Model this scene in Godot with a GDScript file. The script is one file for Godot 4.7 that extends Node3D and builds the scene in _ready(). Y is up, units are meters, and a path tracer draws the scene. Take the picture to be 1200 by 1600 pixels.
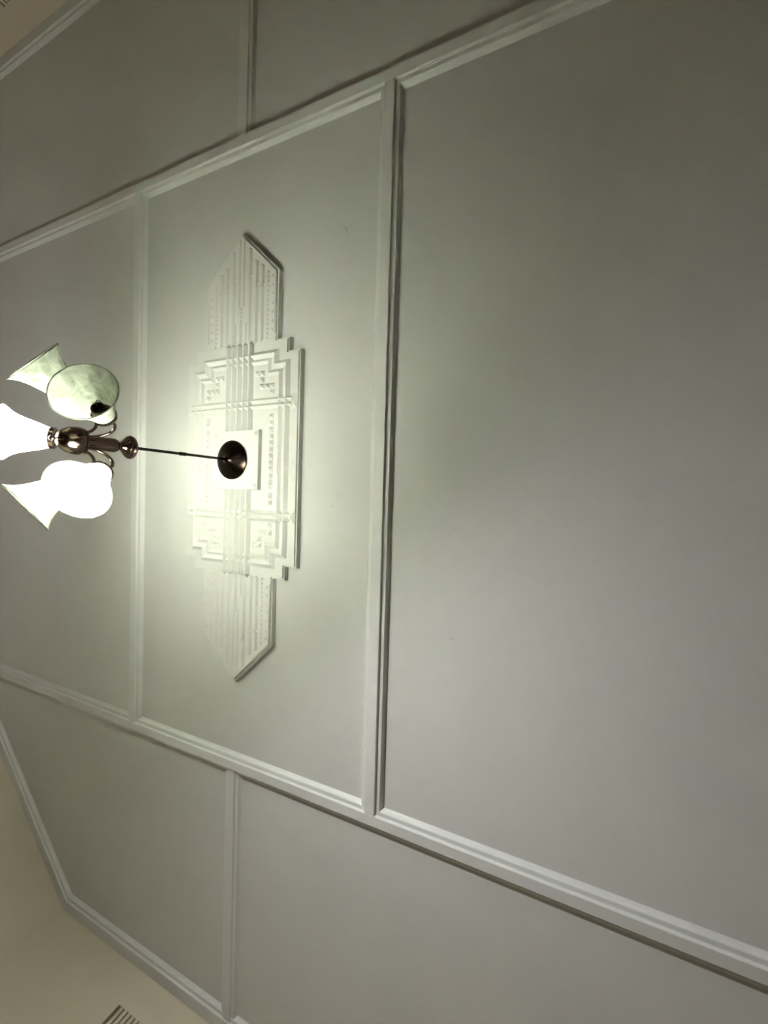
extends Node3D
# A panelled plaster ceiling with a geometric ceiling rose and a five-arm chandelier, seen from below.
# World: y up, ceiling underside at y = CEIL, the camera 1.1 m under it.

const CEIL := 2.7
const EYE := Vector3(0, 1.6, 0)
const X_RIGHT := 1.960      # inner face of the long wall on the +x side
const X_LEFT := -2.175
const Z_FAR := -3.90
const Z_NEAR := 5.2
const X_CUT := 0.154        # where the slanting wall meets the far wall
const Z_CUT := -2.094       # where it meets the long wall

var M := {}

# ---------------------------------------------------------------- mesh building
class Shape:
	var v := PackedVector3Array()
	var n := PackedVector3Array()
	var uv := PackedVector2Array()
	var ix := PackedInt32Array()

	func vert(p: Vector3, nn: Vector3, t := Vector2.ZERO) -> int:
		v.append(p); n.append(nn); uv.append(t)
		return v.size() - 1

	func tri_i(a: int, b: int, c: int) -> void:
		var g := (v[c] - v[a]).cross(v[b] - v[a])
		if g.dot(n[a] + n[b] + n[c]) < 0.0:
			ix.append(a); ix.append(c); ix.append(b)
		else:
			ix.append(a); ix.append(b); ix.append(c)

	func quad_i(a: int, b: int, c: int, d: int) -> void:
		tri_i(a, b, c); tri_i(a, c, d)

	# a flat polygon (convex, points in order) that faces away from "inside"
	func face(pts: Array, inside: Vector3) -> void:
		var nn: Vector3 = (pts[1] - pts[0]).cross(pts[2] - pts[0])
		if nn.length() < 1e-12 and pts.size() > 3:
			nn = (pts[2] - pts[0]).cross(pts[3] - pts[0])
		if nn.length() < 1e-12:
			return
		nn = nn.normalized()
		var mid := Vector3.ZERO
		for q in pts:
			mid += q / pts.size()
		if nn.dot(mid - inside) < 0.0:
			nn = -nn
		var ids := []
		for q in pts:
			ids.append(vert(q, nn, Vector2(q.x, q.z)))
		for k in range(1, pts.size() - 1):
			tri_i(ids[0], ids[k], ids[k + 1])

	func box(a: Vector3, b: Vector3) -> void:
		var c := (a + b) * 0.5
		var p := func(i, j, k): return Vector3(b.x if i else a.x, b.y if j else a.y, b.z if k else a.z)
		face([p.call(0,0,0), p.call(0,0,1), p.call(0,1,1), p.call(0,1,0)], c)
		face([p.call(1,0,0), p.call(1,0,1), p.call(1,1,1), p.call(1,1,0)], c)
		face([p.call(0,0,0), p.call(1,0,0), p.call(1,0,1), p.call(0,0,1)], c)
		face([p.call(0,1,0), p.call(1,1,0), p.call(1,1,1), p.call(0,1,1)], c)
		face([p.call(0,0,0), p.call(1,0,0), p.call(1,1,0), p.call(0,1,0)], c)
		face([p.call(0,0,1), p.call(1,0,1), p.call(1,1,1), p.call(0,1,1)], c)

	# a surface of revolution round y; the profile (radius, height) runs so that the outside lies to its right going down
	func lathe(profile: Array, seg: int, xf := Transform3D.IDENTITY, sharp := 38.0) -> void:
		var count := profile.size()
		var sn := []
		for i in count - 1:
			var d: Vector2 = profile[i + 1] - profile[i]
			sn.append(Vector2(-d.y, d.x).normalized())
		var run := 0.0
		for i in count - 1:
			var n0: Vector2 = sn[i]
			var n1: Vector2 = sn[i]
			if i > 0 and sn[i].angle_to(sn[i - 1]) < deg_to_rad(sharp) and sn[i].angle_to(sn[i - 1]) > -deg_to_rad(sharp):
				n0 = (sn[i] + sn[i - 1]).normalized()
			if i < count - 2 and absf(sn[i].angle_to(sn[i + 1])) < deg_to_rad(sharp):
				n1 = (sn[i] + sn[i + 1]).normalized()
			var a: Vector2 = profile[i]
			var b: Vector2 = profile[i + 1]
			var step := a.distance_to(b)
			var base := v.size()
			for k in seg + 1:
				var t := TAU * k / seg
				var e := Vector3(cos(t), 0, sin(t))
				vert(xf * (e * a.x + Vector3(0, a.y, 0)), (xf.basis * (e * n0.x + Vector3(0, n0.y, 0))).normalized(), Vector2(float(k) / seg * 3.0, run * 20.0))
				vert(xf * (e * b.x + Vector3(0, b.y, 0)), (xf.basis * (e * n1.x + Vector3(0, n1.y, 0))).normalized(), Vector2(float(k) / seg * 3.0, (run + step) * 20.0))
			for k in seg:
				var o := base + 2 * k
				if a.x > 1e-6:
					tri_i(o, o + 1, o + 2)
				if b.x > 1e-6:
					tri_i(o + 2, o + 1, o + 3)
			run += step

	# a round bar along a smooth line of points
	func tube(pts: Array, radii: Array, seg := 14) -> void:
		var side := Vector3.ZERO
		var base := v.size()
		for i in pts.size():
			var dir: Vector3 = (pts[mini(i + 1, pts.size() - 1)] - pts[maxi(i - 1, 0)]).normalized()
			if i == 0:
				side = dir.cross(Vector3(0.31, 0.2, 0.93)).normalized()
			side = (side - dir * side.dot(dir)).normalized()
			var up := dir.cross(side)
			for k in seg + 1:
				var t := TAU * k / seg
				var e := side * cos(t) + up * sin(t)
				vert(pts[i] + e * radii[i], e, Vector2(float(k) / seg, i * 0.2))
		for i in pts.size() - 1:
			for k in seg:
				var o := base + i * (seg + 1) + k
				quad_i(o, o + 1, o + seg + 2, o + seg + 1)
		for e in [0, pts.size() - 1]:
			var dir: Vector3 = (pts[e] - pts[1 if e == 0 else e - 1]).normalized()
			var c := vert(pts[e], dir)
			var first := v.size()
			for k in seg + 1:
				vert(v[base + e * (seg + 1) + k], dir)
			for k in seg:
				tri_i(c, first + k, first + k + 1)

	func mesh() -> ArrayMesh:
		var arrays := []
		arrays.resize(Mesh.ARRAY_MAX)
		arrays[Mesh.ARRAY_VERTEX] = v
		arrays[Mesh.ARRAY_NORMAL] = n
		arrays[Mesh.ARRAY_TEX_UV] = uv
		arrays[Mesh.ARRAY_INDEX] = ix
		var m := ArrayMesh.new()
		m.add_surface_from_arrays(Mesh.PRIMITIVE_TRIANGLES, arrays)
		return m

func put(called: String, mesh: Mesh, material: Material, parent: Node = self) -> MeshInstance3D:
	var o := MeshInstance3D.new()
	o.name = called
	o.mesh = mesh
	o.material_override = material
	parent.add_child(o, true)
	return o

func structure(o: Node, label: String, category: String) -> void:
	o.set_meta("kind", "structure")
	o.set_meta("label", label)
	o.set_meta("category", category)

func thing(called: String, label: String, category: String, at: Vector3) -> Node3D:
	var o := Node3D.new()
	o.name = called
	add_child(o, true)
	o.position = at
	o.set_meta("label", label)
	o.set_meta("category", category)
	return o

# ---------------------------------------------------------------- materials
func noise_image(seed_value: int, freq: float, size: int, low: Color, high: Color, octaves := 3, warp := 0.0) -> ImageTexture:
	var f := FastNoiseLite.new()
	f.seed = seed_value
	f.noise_type = FastNoiseLite.TYPE_SIMPLEX_SMOOTH
	f.frequency = freq
	f.fractal_octaves = octaves
	if warp > 0.0:
		f.domain_warp_enabled = true
		f.domain_warp_amplitude = warp
		f.domain_warp_frequency = freq * 0.8
	var g := f.get_seamless_image(size, size)
	var im := Image.create(size, size, true, Image.FORMAT_RGB8)
	for y in size:
		for x in size:
			im.set_pixel(x, y, low.lerp(high, g.get_pixel(x, y).r))
	im.generate_mipmaps()
	return ImageTexture.create_from_image(im)

func paint(low: Color, high: Color, rough: float, seed_value: int, scale := 0.6, bump := 0.02) -> StandardMaterial3D:
	var m := StandardMaterial3D.new()
	m.albedo_texture = noise_image(seed_value, 0.012, 256, low, high, 4)
	m.roughness = rough
	m.uv1_triplanar = true
	m.uv1_world_triplanar = true
	m.uv1_scale = Vector3.ONE * scale
	if bump > 0.0:
		m.heightmap_enabled = true
		m.heightmap_texture = noise_image(seed_value + 5, 0.05, 512, Color.BLACK, Color.WHITE, 3)
		m.heightmap_scale = bump
	return m

func metal(c: Color, rough: float) -> StandardMaterial3D:
	var m := StandardMaterial3D.new()
	m.albedo_color = c
	m.metallic = 1.0
	m.roughness = rough
	return m

func make_materials() -> void:
	M.ceiling = paint(Color(0.800, 0.800, 0.782), Color(0.822, 0.820, 0.800), 0.75, 3, 0.5, 0.03)
	M.trim = paint(Color(0.835, 0.835, 0.82), Color(0.85, 0.85, 0.835), 0.5, 8, 0.7, 0.0)
	M.rose = paint(Color(0.815, 0.813, 0.79), Color(0.835, 0.832, 0.81), 0.6, 13, 1.3, 0.0)
	M.wall = paint(Color(0.765, 0.73, 0.64), Color(0.785, 0.75, 0.66), 0.7, 21, 0.5, 0.03)
	M.vent = paint(Color(0.77, 0.735, 0.65), Color(0.79, 0.755, 0.67), 0.6, 27, 0.8, 0.0)
	M.duct = paint(Color(0.42, 0.31, 0.26), Color(0.50, 0.38, 0.32), 0.95, 31, 0.8, 0.0)
	var boards := paint(Color(0.20, 0.15, 0.12), Color(0.28, 0.21, 0.16), 0.4, 35, 0.5, 0.0)
	boards.uv1_scale = Vector3(3.0, 3.0, 0.3)
	M.boards = boards
	M.nickel = metal(Color(0.42, 0.355, 0.32), 0.17)
	M.nickel_dark = metal(Color(0.20, 0.165, 0.145), 0.20)
	M.socket = metal(Color(0.25, 0.20, 0.15), 0.45)
	var glass := StandardMaterial3D.new()
	glass.albedo_texture = noise_image(41, 0.018, 256, Color(0.50, 0.52, 0.46), Color(0.80, 0.81, 0.76), 4, 60.0)
	glass.uv1_triplanar = true
	glass.uv1_scale = Vector3.ONE * 9.0
	glass.roughness = 0.22
	glass.backlight_enabled = true
	glass.backlight = Color(1.03, 1.03, 1.03)
	M.alabaster = glass
	var glow := StandardMaterial3D.new()
	glow.albedo_color = Color(0.95, 0.95, 0.95)
	glow.emission_enabled = true
	glow.emission = Color(1.0, 1.0, 0.97)
	glow.emission_energy_multiplier = 0.25
	M.glow = glow
	var frosted := StandardMaterial3D.new()
	frosted.albedo_color = Color(0.93, 0.93, 0.92)
	frosted.roughness = 0.35
	M.frosted = frosted

# ---------------------------------------------------------------- mouldings
# half profile of the batten: (distance from its middle, depth below the ceiling)
const STEP_PROFILE := [[0.0395, 0.0], [0.0372, 0.0014], [0.0335, 0.0058], [0.0308, 0.0112], [0.0292, 0.0124], [0.0190, 0.0130], [0.0178, 0.0139], [0.0163, 0.0180], [0.0150, 0.0190]]

func batten(called: String, a: Vector2, b: Vector2, sink: float, label: String) -> void:
	var s := Shape.new()
	var d := (b - a).normalized()
	var side := Vector2(-d.y, d.x)
	var prof := []
	for q in STEP_PROFILE:
		prof.append(Vector2(q[0], q[1]))
	for k in range(STEP_PROFILE.size() - 1, -1, -1):
		prof.append(Vector2(-STEP_PROFILE[k][0], STEP_PROFILE[k][1]))
	var at := func(end: Vector2, q: Vector2): return Vector3(end.x + side.x * q.x, CEIL + 0.001 - q.y * sink, end.y + side.y * q.x)
	for k in prof.size() - 1:
		var p0: Vector2 = prof[k]
		var p1: Vector2 = prof[k + 1]
		var nn := Vector3(side.x * (p1.y - p0.y), p1.x - p0.x, side.y * (p1.y - p0.y)).normalized()
		if nn.y > 0:
			nn = -nn
		var i0 := s.vert(at.call(a, p0), nn); var i1 := s.vert(at.call(b, p0), nn)
		var i2 := s.vert(at.call(b, p1), nn); var i3 := s.vert(at.call(a, p1), nn)
		s.quad_i(i0, i1, i2, i3)
	for e in [a, b]:
		var nn3 := Vector3(d.x, 0, d.y) * (1.0 if e == b else -1.0)
		var c := s.vert(Vector3(e.x, CEIL + 0.001, e.y), nn3)
		var ids := []
		for q in prof:
			ids.append(s.vert(at.call(e, q), nn3))
		for k in ids.size() - 1:
			s.tri_i(c, ids[k], ids[k + 1])
	structure(put(called, s.mesh(), M.trim), label, "ceiling moulding")

# the same steps once, then a flat band that runs to the wall; corners are mitred
func edge_trim(called: String, pts: Array, k: int, label: String) -> void:
	var s := Shape.new()
	var prof := []
	var reach := 0.074
	for q in STEP_PROFILE:
		prof.append(Vector2(reach - (0.0395 - q[0]), q[1] * 1.2))
	prof.append(Vector2(0.0, 0.0232))
	var count := pts.size()
	var mid := Vector2(-0.1, -1.07)
	var inward := func(i: int) -> Vector2:
		var e: Vector2 = (pts[(i + 1) % count] - pts[i % count]).normalized()
		var m := Vector2(-e.y, e.x)
		return m if m.dot(mid - pts[i % count]) > 0 else -m
	var mitre := func(i: int) -> Vector2:
		var n0: Vector2 = inward.call((i + count - 1) % count)
		var n1: Vector2 = inward.call(i)
		return (n0 + n1) / (1.0 + n0.dot(n1))
	var a: Vector2 = pts[k]
	var b: Vector2 = pts[(k + 1) % count]
	var ma: Vector2 = mitre.call(k)
	var mb: Vector2 = mitre.call((k + 1) % count)
	var n2: Vector2 = inward.call(k)
	for j in prof.size() - 1:
		var p0: Vector2 = prof[j]
		var p1: Vector2 = prof[j + 1]
		var nn := Vector3(n2.x * (p1.y - p0.y), p1.x - p0.x, n2.y * (p1.y - p0.y)).normalized()
		if nn.y > 0:
			nn = -nn
		var f := func(e: Vector2, m: Vector2, q: Vector2): return Vector3(e.x + m.x * q.x, CEIL + 0.001 - q.y, e.y + m.y * q.x)
		var i0 := s.vert(f.call(a, ma, p0), nn); var i1 := s.vert(f.call(b, mb, p0), nn)
		var i2 := s.vert(f.call(b, mb, p1), nn); var i3 := s.vert(f.call(a, ma, p1), nn)
		s.quad_i(i0, i1, i2, i3)
	structure(put(called, s.mesh(), M.trim), label, "ceiling moulding")

# ---------------------------------------------------------------- ceiling rose
# local axes: x along the rose, z across it, the ceiling at y = 0 and everything hanging below
func slab(outline: Array, inset_outline: Array, y0: float, y1: float) -> Shape:
	var s := Shape.new()
	var count := outline.size()
	var poly := PackedVector2Array()
	for q in inset_outline:
		poly.append(q)
	for k in count:
		var a: Vector2 = outline[k]; var b: Vector2 = outline[(k + 1) % count]
		var c: Vector2 = inset_outline[(k + 1) % count]; var d: Vector2 = inset_outline[k]
		var e := (b - a).normalized()
		var nn := Vector3(e.y, -0.15, -e.x)
		var test := (a + b) * 0.5 + Vector2(e.y, -e.x) * 0.002
		if Geometry2D.is_point_in_polygon(test, PackedVector2Array(outline)):
			nn = Vector3(-e.y, -0.15, e.x)
		nn = nn.normalized()
		s.quad_i(s.vert(Vector3(a.x, y0, a.y), nn), s.vert(Vector3(b.x, y0, b.y), nn), s.vert(Vector3(c.x, y1, c.y), nn), s.vert(Vector3(d.x, y1, d.y), nn))
	var t := Geometry2D.triangulate_polygon(poly)
	var first := s.v.size()
	for q in poly:
		s.vert(Vector3(q.x, y1, q.y), Vector3.DOWN)
	for k in range(0, t.size(), 3):
		s.tri_i(first + t[k], first + t[k + 1], first + t[k + 2])
	return s

# a ridge with a roof-shaped section, along a chain of points with mitred bends; "point" tapers its ends
func ridge(pts: Array, width: float, y0: float, height: float, closed := false, point := 0.0, crest := 0.0) -> Shape:
	var s := Shape.new()
	var count := pts.size()
	var off := []
	for i in count:
		var d0: Vector2; var d1: Vector2
		if closed or i > 0:
			d0 = (pts[i] - pts[(i + count - 1) % count]).normalized()
		if closed or i < count - 1:
			d1 = (pts[(i + 1) % count] - pts[i]).normalized()
		if d0 == Vector2.ZERO: d0 = d1
		if d1 == Vector2.ZERO: d1 = d0
		var n0 := Vector2(-d0.y, d0.x); var n1 := Vector2(-d1.y, d1.x)
		off.append((n0 + n1) / (1.0 + n0.dot(n1)) * width * 0.5)
	var f := func(i: int, side: float, y: float) -> Vector3:
		var q: Vector2 = pts[i] + off[i] * side
		return Vector3(q.x, y, q.y)
	for i in (count if closed else count - 1):
		var j := (i + 1) % count
		var heart: Vector3 = (f.call(i, 0, y0) + f.call(j, 0, y0)) * 0.5 + Vector3(0, 0.02, 0)
		for sd in [-1.0, 1.0]:
			s.face([f.call(i, sd, y0), f.call(j, sd, y0), f.call(j, sd * crest, y0 - height), f.call(i, sd * crest, y0 - height)], heart)
		if crest > 0.0:
			s.face([f.call(i, -crest, y0 - height), f.call(j, -crest, y0 - height), f.call(j, crest, y0 - height), f.call(i, crest, y0 - height)], heart)
	if not closed:
		for e in [0, count - 1]:
			var other: Vector2 = pts[1] if e == 0 else pts[count - 2]
			var dir: Vector2 = (pts[e] - other).normalized()
			var tip: Vector2 = pts[e] + dir * point
			var tip3 := Vector3(tip.x, y0, tip.y)
			var heart := Vector3(other.x, y0 + 0.01, other.y)
			for sd in [-1.0, 1.0]:
				if point > 0.0:
					s.face([f.call(e, sd, y0), tip3, f.call(e, sd * crest, y0 - height)], heart)
			if point <= 0.0:
				s.face([f.call(e, -1, y0), f.call(e, 1, y0), f.call(e, crest, y0 - height), f.call(e, -crest, y0 - height)], heart)
	return s

func pyramid(size: Vector2, height: float) -> Mesh:
	var s := Shape.new()
	var h := size * 0.5
	var tip := Vector3(0, -height, 0)
	var c := [Vector3(-h.x, 0, -h.y), Vector3(h.x, 0, -h.y), Vector3(h.x, 0, h.y), Vector3(-h.x, 0, h.y)]
	for k in 4:
		s.face([c[k], c[(k + 1) % 4], tip], Vector3(0, 0.01, 0))
	return s.mesh()

func mirror4(pts: Array) -> Array:
	# first quadrant points from the z axis side to the x axis side -> closed loop
	var loop := []
	for q in pts:
		loop.append(Vector2(-q.x, q.y))
	for k in range(pts.size() - 1, -1, -1):
		loop.append(Vector2(pts[k].x, pts[k].y))
	for q in pts:
		loop.append(Vector2(q.x, -q.y))
	for k in range(pts.size() - 1, -1, -1):
		loop.append(Vector2(-pts[k].x, -pts[k].y))
	return loop

func ceiling_rose() -> void:
	var t := thing("ceiling_rose", "long stepped white plaster ceiling rose with ribbed pointed ends behind the chandelier", "ceiling rose", Vector3(-0.127, CEIL, -1.066))
	# outer outline, half of it from the tip on -x round the +z side to the tip on +x
	var half := [Vector2(-0.788, 0), Vector2(-0.628, 0.163), Vector2(-0.402, 0.163), Vector2(-0.402, 0.212), Vector2(-0.358, 0.212), Vector2(-0.358, 0.258),
		Vector2(0.358, 0.258), Vector2(0.358, 0.212), Vector2(0.402, 0.212), Vector2(0.402, 0.163), Vector2(0.628, 0.163), Vector2(0.788, 0)]
	var outline := []
	for q in half:
		outline.append(q)
	for k in range(half.size() - 2, 0, -1):
		outline.append(Vector2(half[k].x, -half[k].y))
	var shrink := func(by: float) -> Array:
		var r := Geometry2D.offset_polygon(PackedVector2Array(outline), -by, Geometry2D.JOIN_MITER)
		var best := []
		for q in outline:      # keep the vertices in step with the outline
			var near := Vector2(1e3, 1e3)
			for w in r[0]:
				if w.distance_to(q) < near.distance_to(q):
					near = w
			best.append(near)
		return best
	var inner1: Array = shrink.call(0.003)
	var inner2: Array = shrink.call(0.007)
	var inner3: Array = shrink.call(0.009)
	put("base_slab", slab(outline, inner1, 0.0, -0.016).mesh(), M.rose, t)
	put("top_slab", slab(inner2, inner3, -0.0155, -0.020).mesh(), M.rose, t)
	var y := -0.0198
	# thin bead that frames the pointed ends
	for sx in [-1.0, 1.0]:
		var p := [Vector2(0.42 * sx, 0.150), Vector2(0.622 * sx, 0.150), Vector2(0.766 * sx, 0.004), Vector2(0.766 * sx, -0.004), Vector2(0.622 * sx, -0.150), Vector2(0.42 * sx, -0.150)]
		put("edge_bead", ridge(p, 0.008, y, 0.003).mesh(), M.rose, t)
	# two stepped frames, one inside the other
	put("stepped_frame", ridge(mirror4([Vector2(0.352, 0.158), Vector2(0.314, 0.158), Vector2(0.314, 0.206)]), 0.026, y, 0.009, true).mesh(), M.rose, t)
	put("stepped_frame", ridge(mirror4([Vector2(0.329, 0.131), Vector2(0.288, 0.131), Vector2(0.288, 0.178)]), 0.020, y, 0.007, true).mesh(), M.rose, t)
	# cross bars with pointed ends
	for sx in [-1.0, 1.0]:
		for u in [0.1795, 0.1985]:
			put("cross_bar", ridge([Vector2(u * sx, -0.226), Vector2(u * sx, 0.226)], 0.019, y, 0.0095, false, 0.02).mesh(), M.rose, t)
		for sz in [-1.0, 1.0]:
			var e := put("bar_end", pyramid(Vector2(0.052, 0.030), 0.008), M.rose, t)
			e.position = Vector3(0.189 * sx, y, 0.233 * sz)
	# five ribs on each side of the mounting plate, and what continues them
	for sx in [-1.0, 1.0]:
		for k in range(-2, 3):
			put("rib", ridge([Vector2(0.095 * sx, k * 0.0255), Vector2(0.392 * sx, k * 0.0255)], 0.0235, y, 0.012, false, 0.016, 0.12).mesh(), M.rose, t)
		for k in range(-1, 2):
			put("rib", ridge([Vector2(0.40 * sx, k * 0.0255), Vector2((0.466 if k != 0 else 0.478) * sx, k * 0.0255)], 0.015, y, 0.006, false, 0.006).mesh(), M.rose, t)
		for u in [0.492, 0.506, 0.520]:
			var d := put("stud", pyramid(Vector2(0.013, 0.016), 0.007), M.rose, t)
			d.position = Vector3(u * sx, y, 0)
		for v in [-0.010, 0.010]:
			put("flute", ridge([Vector2(0.530 * sx, v), Vector2(0.760 * sx, v)], 0.013, y, 0.0035, false, 0.004, 0.3).mesh(), M.rose, t)
		for a in [[0.037, 0.617, 0.716], [0.066, 0.586, 0.668], [0.092, 0.580, 0.650]]:
			for sz in [-1.0, 1.0]:
				put("flute", ridge([Vector2(0.402 * sx, a[0] * sz), Vector2(a[1] * sx, a[0] * sz)], 0.021, y, 0.0048, false, 0.008, 0.35).mesh(), M.rose, t)
				put("flute", ridge([Vector2((a[1] + 0.012) * sx, a[0] * sz), Vector2(a[2] * sx, a[0] * sz)], 0.021, y, 0.0048, false, 0.008, 0.35).mesh(), M.rose, t)
	# beads and studs
	var bead := Shape.new()
	var bp := []
	for k in 6:
		var a := PI / 2 * k / 5.0
		bp.append(Vector2(0.0055 * cos(a), -0.0032 * sin(a)))
	bp.reverse()
	var bprof := []
	for q in bp:
		bprof.append(q)
	bprof.reverse()
	bead.lathe(bprof, 8)
	var bead_mesh := bead.mesh()
	var stud_mesh := pyramid(Vector2(0.020, 0.020), 0.0085)
	for sx in [-1.0, 1.0]:
		for sz in [-1.0, 1.0]:
			for k in 15:
				var o := put("bead", bead_mesh, M.rose, t)
				o.position = Vector3((0.404 + k * 0.0158) * sx, y, 0.117 * sz)
			for k in 7:
				var o := put("bead", bead_mesh, M.rose, t)
				o.position = Vector3((0.430 + k * 0.0295) * sx, y, 0.138 * sz)
			for q in [[0.290, 0.081], [0.290, 0.102], [0.267, 0.102], [0.246, 0.102], [0.246, 0.124], [0.246, 0.146], [0.223, 0.146]]:
				var o := put("stud", stud_mesh, M.rose, t)
				o.position = Vector3(q[0] * sx, y, q[1] * sz)
	for sz in [-1.0, 1.0]:
		for k in 14:
			var o := put("stud", stud_mesh, M.rose, t)
			o.position = Vector3(-0.143 + 0.022 * k, y, 0.145 * sz)
	# square mounting plate
	var sq := [Vector2(-0.102, -0.104), Vector2(0.102, -0.104), Vector2(0.102, 0.104), Vector2(-0.102, 0.104)]
	var sq2 := [Vector2(-0.100, -0.102), Vector2(0.100, -0.102), Vector2(0.100, 0.102), Vector2(-0.100, 0.102)]
	var plate := put("mounting_plate", slab(sq, sq2, y, y - 0.014).mesh(), M.rose, t)
	for sx in [-1.0, 1.0]:
		for sz in [-1.0, 1.0]:
			var o := put("corner_stud", pyramid(Vector2(0.014, 0.014), 0.006), M.rose, plate)
			o.position = Vector3(0.088 * sx, y - 0.0138, 0.090 * sz)

# ---------------------------------------------------------------- chandelier
func smooth_line(pts: Array, count: int) -> Array:
	var c := Curve3D.new()
	for i in pts.size():
		var d: Vector3 = (pts[mini(i + 1, pts.size() - 1)] - pts[maxi(i - 1, 0)]) / 6.0
		c.add_point(pts[i], -d, d)
	c.bake_interval = 0.002
	var out := []
	for k in count + 1:
		out.append(c.sample_baked(c.get_baked_length() * k / count))
	return out

func chandelier() -> void:
	# local axes: the ceiling at y = 0; hangs 0.6 degrees out of plumb
	var t := thing("chandelier", "dark nickel chandelier with five marbled white glass bell shades, two of them lit", "chandelier", Vector3(-0.127, CEIL - 0.0335, -1.078))
	var D := 0.0335
	t.rotation.z = deg_to_rad(0.6)
	var s := Shape.new()
	s.lathe([Vector2(0.0, 0.0), Vector2(0.066, 0.0), Vector2(0.0675, -0.002), Vector2(0.067, -0.005), Vector2(0.062, -0.008), Vector2(0.045, -0.0145), Vector2(0.025, -0.0215), Vector2(0.012, -0.0265), Vector2(0.008, -0.030), Vector2(0.0, -0.0305)], 56)
	put("canopy", s.mesh(), M.nickel_dark, t)
	s = Shape.new()
	s.lathe([Vector2(0.0042, -0.028), Vector2(0.0042, -0.36)], 16)
	var rod := put("rod", s.mesh(), M.nickel_dark, t)
	s = Shape.new()
	s.lathe([Vector2(0.004, D - 0.221), Vector2(0.0058, D - 0.223), Vector2(0.0058, D - 0.243), Vector2(0.004, D - 0.245)], 16)
	put("rod_coupling", s.mesh(), M.nickel_dark, rod)
	s = Shape.new()
	s.lathe([Vector2(0.0, D - 0.384), Vector2(0.010, D - 0.385), Vector2(0.026, D - 0.389), Vector2(0.0305, D - 0.393), Vector2(0.0310, D - 0.397), Vector2(0.0285, D - 0.4005), Vector2(0.0255, D - 0.4015), Vector2(0.0245, D - 0.405), Vector2(0.0200, D - 0.4085), Vector2(0.0180, D - 0.4095), Vector2(0.0160, D - 0.414), Vector2(0.0105, D - 0.419), Vector2(0.0085, D - 0.424), Vector2(0.0085, D - 0.434), Vector2(0.0, D - 0.434)], 40, Transform3D.IDENTITY, 30.0)
	put("top_cup", s.mesh(), M.nickel, t)
	s = Shape.new()
	s.lathe([Vector2(0.0, D - 0.428), Vector2(0.0105, D - 0.428), Vector2(0.0155, D - 0.431), Vector2(0.0178, D - 0.436), Vector2(0.0180, D - 0.443), Vector2(0.0165, D - 0.470), Vector2(0.0150, D - 0.495), Vector2(0.0150, D - 0.515), Vector2(0.0, D - 0.515)], 40)
	put("body", s.mesh(), M.nickel, t)
	s = Shape.new()
	var dome := [Vector2(0.0, D - 0.5105), Vector2(0.0300, D - 0.5105), Vector2(0.0325, D - 0.512), Vector2(0.0325, D - 0.516), Vector2(0.0305, D - 0.5175), Vector2(0.0330, D - 0.519), Vector2(0.0336, D - 0.523)]
	for k in range(1, 11):
		var a := PI / 2 * k / 10.0
		dome.append(Vector2(maxf(0.0334 * pow(cos(a), 0.85), 0.0045 if k < 10 else 0.0), D - 0.523 - 0.042 * sin(a)))
	s.lathe(dome, 44)
	put("dome", s.mesh(), M.nickel, t)
	s = Shape.new()
	s.lathe([Vector2(0.0, D - 0.560), Vector2(0.0052, D - 0.562), Vector2(0.0032, D - 0.566), Vector2(0.0030, D - 0.569), Vector2(0.0056, D - 0.571), Vector2(0.0066, D - 0.5745), Vector2(0.0058, D - 0.578), Vector2(0.0034, D - 0.5805), Vector2(0.0, D - 0.5812)], 24)
	put("finial", s.mesh(), M.nickel, t)

	# arm, cup, socket and shade in a plane of their own: x outwards, y up
	var arm_line := smooth_line([Vector3(0.020, D - 0.526, 0), Vector3(0.0225, D - 0.510, 0), Vector3(0.026, D - 0.495, 0), Vector3(0.0345, D - 0.4825, 0), Vector3(0.048, D - 0.4735, 0), Vector3(0.066, D - 0.4715, 0), Vector3(0.083, D - 0.4790, 0), Vector3(0.0945, D - 0.4925, 0), Vector3(0.1010, D - 0.5065, 0)], 36)
	s = Shape.new()
	var radii := []
	for k in arm_line.size():
		radii.append(0.0036)
	s.tube(arm_line, radii, 14)
	var arm_mesh := s.mesh()
	var neck := Vector3(0.1108, D - 0.518, 0)
	var mouth := Vector3(0.1735, D - 0.590, 0)
	var axis := (mouth - neck).normalized()
	var length := neck.distance_to(mouth)
	# local y of the shade points back up its axis, from mouth to neck
	var frame := Transform3D(Basis(Vector3(-axis.y, axis.x, 0), -axis, Vector3(0, 0, 1)), neck)
	if frame.basis.determinant() < 0:
		frame.basis.z = -frame.basis.z
	s = Shape.new()
	s.lathe([Vector2(0.0, 0.016), Vector2(0.006, 0.016), Vector2(0.010, 0.012), Vector2(0.020, 0.0085), Vector2(0.0262, 0.004), Vector2(0.0272, 0.0), Vector2(0.0272, -0.0055), Vector2(0.0255, -0.0065), Vector2(0.0, -0.0065)], 32)
	var cup_mesh := s.mesh()
	s = Shape.new()
	s.lathe([Vector2(0.0, -0.006), Vector2(0.0135, -0.006), Vector2(0.0135, -0.028), Vector2(0.0150, -0.029), Vector2(0.0150, -0.033), Vector2(0.0128, -0.034), Vector2(0.0118, -0.034), Vector2(0.0112, -0.012), Vector2(0.0, -0.012)], 24)
	var socket_mesh := s.mesh()
	# trumpet-shaped glass
	var outer := [[0.0235, 0.002], [0.0245, -0.004], [0.0275, -0.014], [0.0325, -0.028], [0.0370, -0.042], [0.0412, -0.056], [0.0462, -0.070], [0.0530, -0.083], [0.0600, -0.092], [0.0655, -0.0975]]
	var k_len := length / 0.0955
	var prof := []
	for q in outer:
		prof.append(Vector2(q[0], q[1] * k_len))
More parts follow.
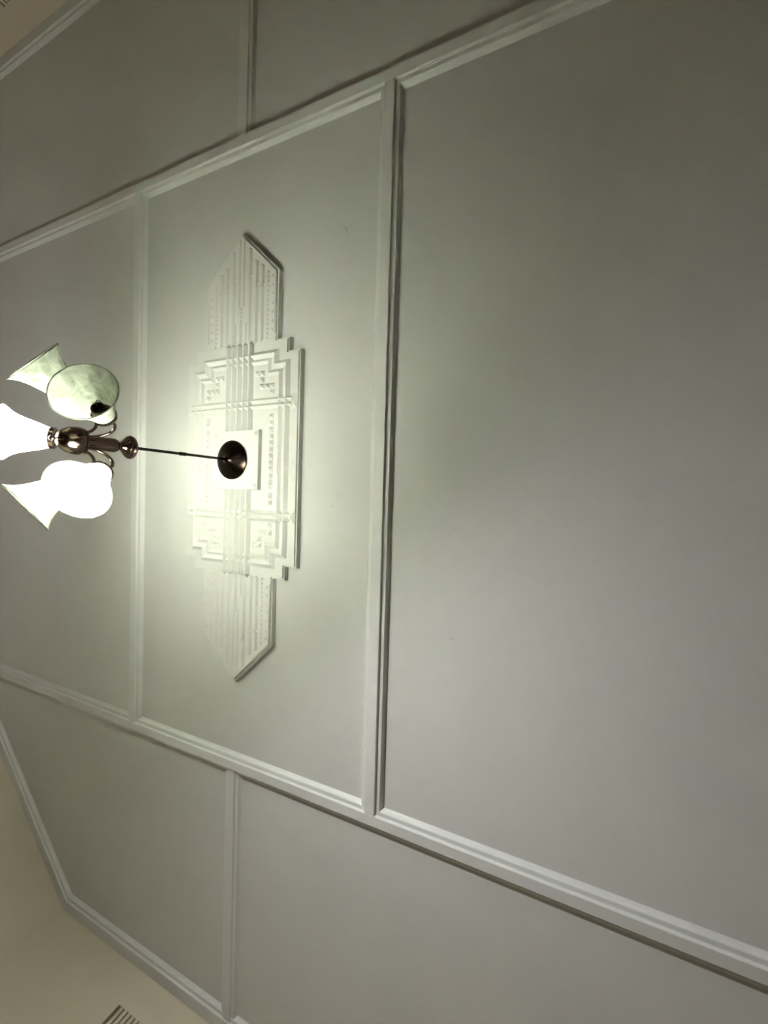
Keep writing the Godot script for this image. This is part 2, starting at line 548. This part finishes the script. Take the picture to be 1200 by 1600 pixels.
	# the rim is rolled into a bead
	for j in 9:
		var q := -0.6 + 4.6 * j / 8.0
		prof.append(Vector2(0.0650 + 0.0014 * cos(q), -0.0990 * k_len - 0.0014 * sin(q)))
	s = Shape.new()
	s.lathe(prof, 56)
	var shade_mesh := s.mesh()
	s = Shape.new()
	var bulb := [Vector2(0.0, -0.014), Vector2(0.0105, -0.015), Vector2(0.0115, -0.048), Vector2(0.0160, -0.060), Vector2(0.0205, -0.070), Vector2(0.0262, -0.0820)]
	for j in range(0, 9):
		var a := -0.45 + (PI / 2 + 0.45) * j / 8.0
		bulb.append(Vector2(0.0295 * cos(a), -0.096 - 0.0295 * sin(a)))
	s.lathe(bulb, 28)
	var bulb_mesh := s.mesh()
	# thin spring wire left in the empty socket
	s = Shape.new()
	s.tube(smooth_line([Vector3(0.008, -0.030, 0.004), Vector3(0.012, -0.040, 0.006), Vector3(0.008, -0.047, 0.009), Vector3(0.002, -0.043, 0.008), Vector3(0.001, -0.036, 0.004)], 20), range(21).map(func(_q): return 0.0007), 6)
	var wire_mesh := s.mesh()

	for k in 5:
		# angle from the far side (-z), turning towards +x
		var a := deg_to_rad(-6.0 + 72.0 * k)
		var turn := Basis(Vector3.UP, PI / 2 - a)
		var arm := put("arm", arm_mesh, M.nickel, t)
		arm.basis = turn
		var cup := put("shade_cup", cup_mesh, M.nickel, arm)
		cup.transform = frame
		var socket := put("socket", socket_mesh, M.socket, arm)
		socket.transform = frame
		var shade := put("glass_shade", shade_mesh, M.alabaster, t)
		shade.transform = Transform3D(turn, Vector3.ZERO) * frame
		var lit := k == 0 or k == 2
		if k == 0 or k == 2:
			shade.set_meta("label", "marbled white glass bell shade with a lit bulb inside")
		elif k == 3:
			shade.set_meta("label", "marbled white glass bell shade with an empty socket")
			var w := put("spring_wire", wire_mesh, M.socket, socket)
		if lit:
			var b := put("light_bulb", bulb_mesh, M.glow, t)
			# the bulb on the far side is a shorter one and sits deeper in its shade
			b.transform = shade.transform * Transform3D(Basis.IDENTITY, Vector3(0, 0.020 if k == 0 else 0.007, 0))
			var lamp := OmniLight3D.new()
			lamp.name = "bulb_light"
			t.add_child(lamp, true)
			lamp.transform = Transform3D(Basis.IDENTITY, b.transform * Vector3(0, -0.096, 0))
			lamp.light_color = Color(0.985, 0.992, 1.0)
			lamp.light_energy = BULB
			lamp.light_size = 0.027
			lamp.omni_range = 12.0
			lamp.omni_attenuation = 2.0
			lamp.shadow_enabled = true

const BULB := 0.02

# ---------------------------------------------------------------- wall vents
# outline of the opening behind each vent: half width, half height
const VENT_W := 0.105
const VENT_H := 0.062

func wall_vent(at: Vector3, facing: float, label: String) -> void:
	# local x along the wall, y up, z out of the wall
	var t := thing("wall_vent", label, "vent", at)
	t.rotation.y = facing
	t.set_meta("group", "plaster wall vents")
	var w := VENT_W + 0.028
	var h := VENT_H + 0.030
	var s := Shape.new()
	for q in [[-w, -h, w, -VENT_H], [-w, VENT_H, w, h], [-w, -VENT_H, -VENT_W, VENT_H], [VENT_W, -VENT_H, w, VENT_H]]:
		s.box(Vector3(q[0], q[1], 0.0), Vector3(q[2], q[3], 0.005))
	put("frame", s.mesh(), M.vent, t)
	s = Shape.new()
	s.box(Vector3(-0.0068, -VENT_H, -0.024), Vector3(0.0068, VENT_H, 0.004))
	var slat_mesh := s.mesh()
	var count := 9
	for k in count:
		var o := put("slat", slat_mesh, M.vent, t)
		o.position.x = -VENT_W + 2.0 * VENT_W * (k + 1) / (count + 1)

# a wall along z with an opening for a vent; x0 is the room side, x1 the outside
func wall_with_vent(called: String, x0: float, x1: float, za: float, zb: float, vent_at: Vector3, label: String) -> void:
	var s := Shape.new()
	var ya := vent_at.y - VENT_H; var yb := vent_at.y + VENT_H
	var va := vent_at.z - VENT_W; var vb := vent_at.z + VENT_W
	var lo := minf(x0, x1); var hi := maxf(x0, x1)
	s.box(Vector3(lo, 0, za), Vector3(hi, CEIL, va))
	s.box(Vector3(lo, 0, vb), Vector3(hi, CEIL, zb))
	s.box(Vector3(lo, 0, va), Vector3(hi, ya, vb))
	s.box(Vector3(lo, yb, va), Vector3(hi, CEIL, vb))
	var wall := put(called, s.mesh(), M.wall)
	structure(wall, label, "wall")
	s = Shape.new()
	var inner := x0 + signf(x1 - x0) * 0.40
	s.box(Vector3(minf(inner, x1), ya - 0.01, va - 0.01), Vector3(maxf(inner, x1), yb + 0.01, vb + 0.01))
	var liner_in := x0 + signf(x1 - x0) * 0.026
	for q in [[ya, ya + 0.002, va, vb], [yb - 0.002, yb, va, vb], [ya, yb, va, va + 0.002], [ya, yb, vb - 0.002, vb]]:
		s.box(Vector3(minf(liner_in, x1), q[0], q[2]), Vector3(maxf(liner_in, x1), q[1], q[3]))
	put("vent_duct", s.mesh(), M.duct, wall)

# ---------------------------------------------------------------- scene
func _ready() -> void:
	# camera: a very wide lens held sideways, tilted 65 degrees up
	var cam := Camera3D.new()
	cam.name = "camera"
	add_child(cam)
	var el := deg_to_rad(65.1736)
	var yaw := deg_to_rad(3.7063)
	var roll := deg_to_rad(-1.7161)
	var fw := Vector3(sin(yaw) * cos(el), sin(el), -cos(yaw) * cos(el))
	var rt := fw.cross(Vector3.UP).normalized()
	var up := rt.cross(fw)
	var r2 := rt * cos(roll) + up * sin(roll)
	var u2 := -rt * sin(roll) + up * cos(roll)
	cam.transform = Transform3D(Basis(u2, -r2, -fw), EYE)
	cam.fov = rad_to_deg(2.0 * atan(800.0 / 636.43))
	cam.near = 0.02
	cam.current = true
	var we := WorldEnvironment.new()
	we.name = "environment"
	var env := Environment.new()
	env.background_mode = Environment.BG_COLOR
	env.background_color = Color(0.0, 0.0, 0.0)
	env.tonemap_mode = Environment.TONE_MAPPER_LINEAR
	env.tonemap_exposure = 95.0
	env.sdfgi_enabled = true
	env.ssao_enabled = true
	env.ssil_enabled = true
	we.environment = env
	add_child(we)

	make_materials()

	# the room shell
	var s := Shape.new()
	s.box(Vector3(X_LEFT - 0.45, CEIL, Z_FAR - 0.15), Vector3(X_RIGHT + 0.45, CEIL + 0.12, Z_NEAR + 0.15))
	var ceiling := put("ceiling", s.mesh(), M.ceiling)
	structure(ceiling, "flat white painted plaster ceiling divided into panels by mouldings", "ceiling")
	var spot := Shape.new()
	spot.lathe([Vector2(0.0085, 0.0), Vector2(0.0070, -0.0006), Vector2(0.0035, -0.0010), Vector2(0.0, -0.0011)], 10)
	var spot_mesh := spot.mesh()
	for q in [[-0.015, -0.665, 0.8, 2.2, 0.9], [0.022, -0.688, 0.5, 1.2, 0.4], [0.075, -0.286, 0.5, 1.6, 0.2], [0.375, -0.290, 0.6, 1.3, -0.3], [0.680, -0.605, 2.0, 1.6, 0.5], [-0.83, -0.665, 0.5, 1.8, 1.1]]:
		var o := put("filler_spot", spot_mesh, M.ceiling, ceiling)
		o.position = Vector3(q[0], CEIL, q[1])
		o.rotation.y = q[4]
		o.scale = Vector3(q[2], 1.0, q[3])
	s = Shape.new()
	s.box(Vector3(X_LEFT - 0.45, -0.12, Z_FAR - 0.15), Vector3(X_RIGHT + 0.45, 0.0, Z_NEAR + 0.15))
	structure(put("floor", s.mesh(), M.boards), "dark timber floor of the room below the picture", "floor")
	var vent_r := Vector3(X_RIGHT, 1.6 + 0.966 - VENT_H, -1.502 + VENT_W)
	var vent_l := Vector3(X_LEFT, 1.6 + 0.974 - VENT_H, -2.405 + VENT_W)
	wall_with_vent("wall_right", X_RIGHT, X_RIGHT + 0.42, Z_CUT, Z_NEAR, vent_r, "cream painted long wall with a vent at the bottom edge of the picture")
	wall_with_vent("wall_left", X_LEFT, X_LEFT - 0.42, Z_FAR, Z_NEAR, vent_l, "cream painted long wall in the top left corner of the picture")
	s = Shape.new()
	s.box(Vector3(X_LEFT - 0.42, 0, Z_FAR - 0.12), Vector3(X_CUT, CEIL, Z_FAR))
	structure(put("wall_back", s.mesh(), M.wall), "cream painted end wall just outside the left edge of the picture", "wall")
	s = Shape.new()
	s.box(Vector3(X_LEFT - 0.42, 0, Z_NEAR), Vector3(X_RIGHT + 0.42, CEIL, Z_NEAR + 0.12))
	structure(put("wall_front", s.mesh(), M.wall), "cream painted end wall behind the camera", "wall")
	s = Shape.new()
	var c0 := Vector3(X_RIGHT, 0, Z_CUT); var c1 := Vector3(X_CUT, 0, Z_FAR)
	var outn := Vector3(0.7071, 0, -0.7071) * 0.12
	var hh := Vector3(0, CEIL, 0)
	var heart := (c0 + c1 + outn + hh) * 0.5
	s.face([c0, c1, c1 + hh, c0 + hh], heart)
	s.face([c0 + outn, c1 + outn, c1 + outn + hh, c0 + outn + hh], heart)
	for e in [c0, c1]:
		s.face([e, e + outn, e + outn + hh, e + hh], heart)
	structure(put("wall_corner", s.mesh(), M.wall), "cream painted wall cutting the corner at a slant in the lower left", "wall")

	# mouldings on the ceiling
	var LX := -1.219
	var RX := 0.958
	batten("trim_1", Vector2(LX, Z_FAR), Vector2(LX, Z_NEAR), 1.22, "long white stepped moulding running across the top of the picture")
	batten("trim_2", Vector2(RX, Z_FAR), Vector2(RX, Z_NEAR), 1.22, "long white stepped moulding running across the lower part of the picture")
	batten("trim_3", Vector2(LX, -1.621), Vector2(RX, -1.621), 1.20, "white cross moulding between chandelier and ceiling rose")
	batten("trim_4", Vector2(LX, -0.519), Vector2(RX, -0.519), 1.20, "white cross moulding with dark shaded edge right of the ceiling rose")
	batten("trim_5", Vector2(LX, -2.82), Vector2(RX, -2.82), 1.20, "white cross moulding beyond the left edge of the picture")
	batten("trim_6", Vector2(LX, 0.68), Vector2(RX, 0.68), 1.20, "white cross moulding beyond the right edge of the picture")
	batten("trim_7", Vector2(X_LEFT + 0.03, -1.075), Vector2(LX, -1.075), 1.0, "short white moulding at the top edge of the picture")
	batten("trim_8", Vector2(RX, -1.075), Vector2(X_RIGHT - 0.03, -1.075), 1.0, "short white moulding running down to the bottom edge of the picture")
	var rim := [Vector2(X_RIGHT, Z_NEAR), Vector2(X_RIGHT, Z_CUT), Vector2(X_CUT, Z_FAR), Vector2(X_LEFT, Z_FAR), Vector2(X_LEFT, Z_NEAR)]
	edge_trim("trim_9", rim, 0, "white stepped edge moulding above the wall with the vent")
	edge_trim("trim_10", rim, 1, "white stepped edge moulding along the slanting corner wall")
	edge_trim("trim_11", rim, 2, "white stepped edge moulding along the end wall")
	edge_trim("trim_12", rim, 3, "white stepped edge moulding in the top left corner of the picture")
	edge_trim("trim_13", rim, 4, "white stepped edge moulding behind the camera")

	ceiling_rose()
	chandelier()
	wall_vent(vent_r, -PI / 2, "cream wall vent with vertical slots at the bottom edge of the picture")
	wall_vent(vent_l, PI / 2, "cream wall vent cut off by the top left corner of the picture")
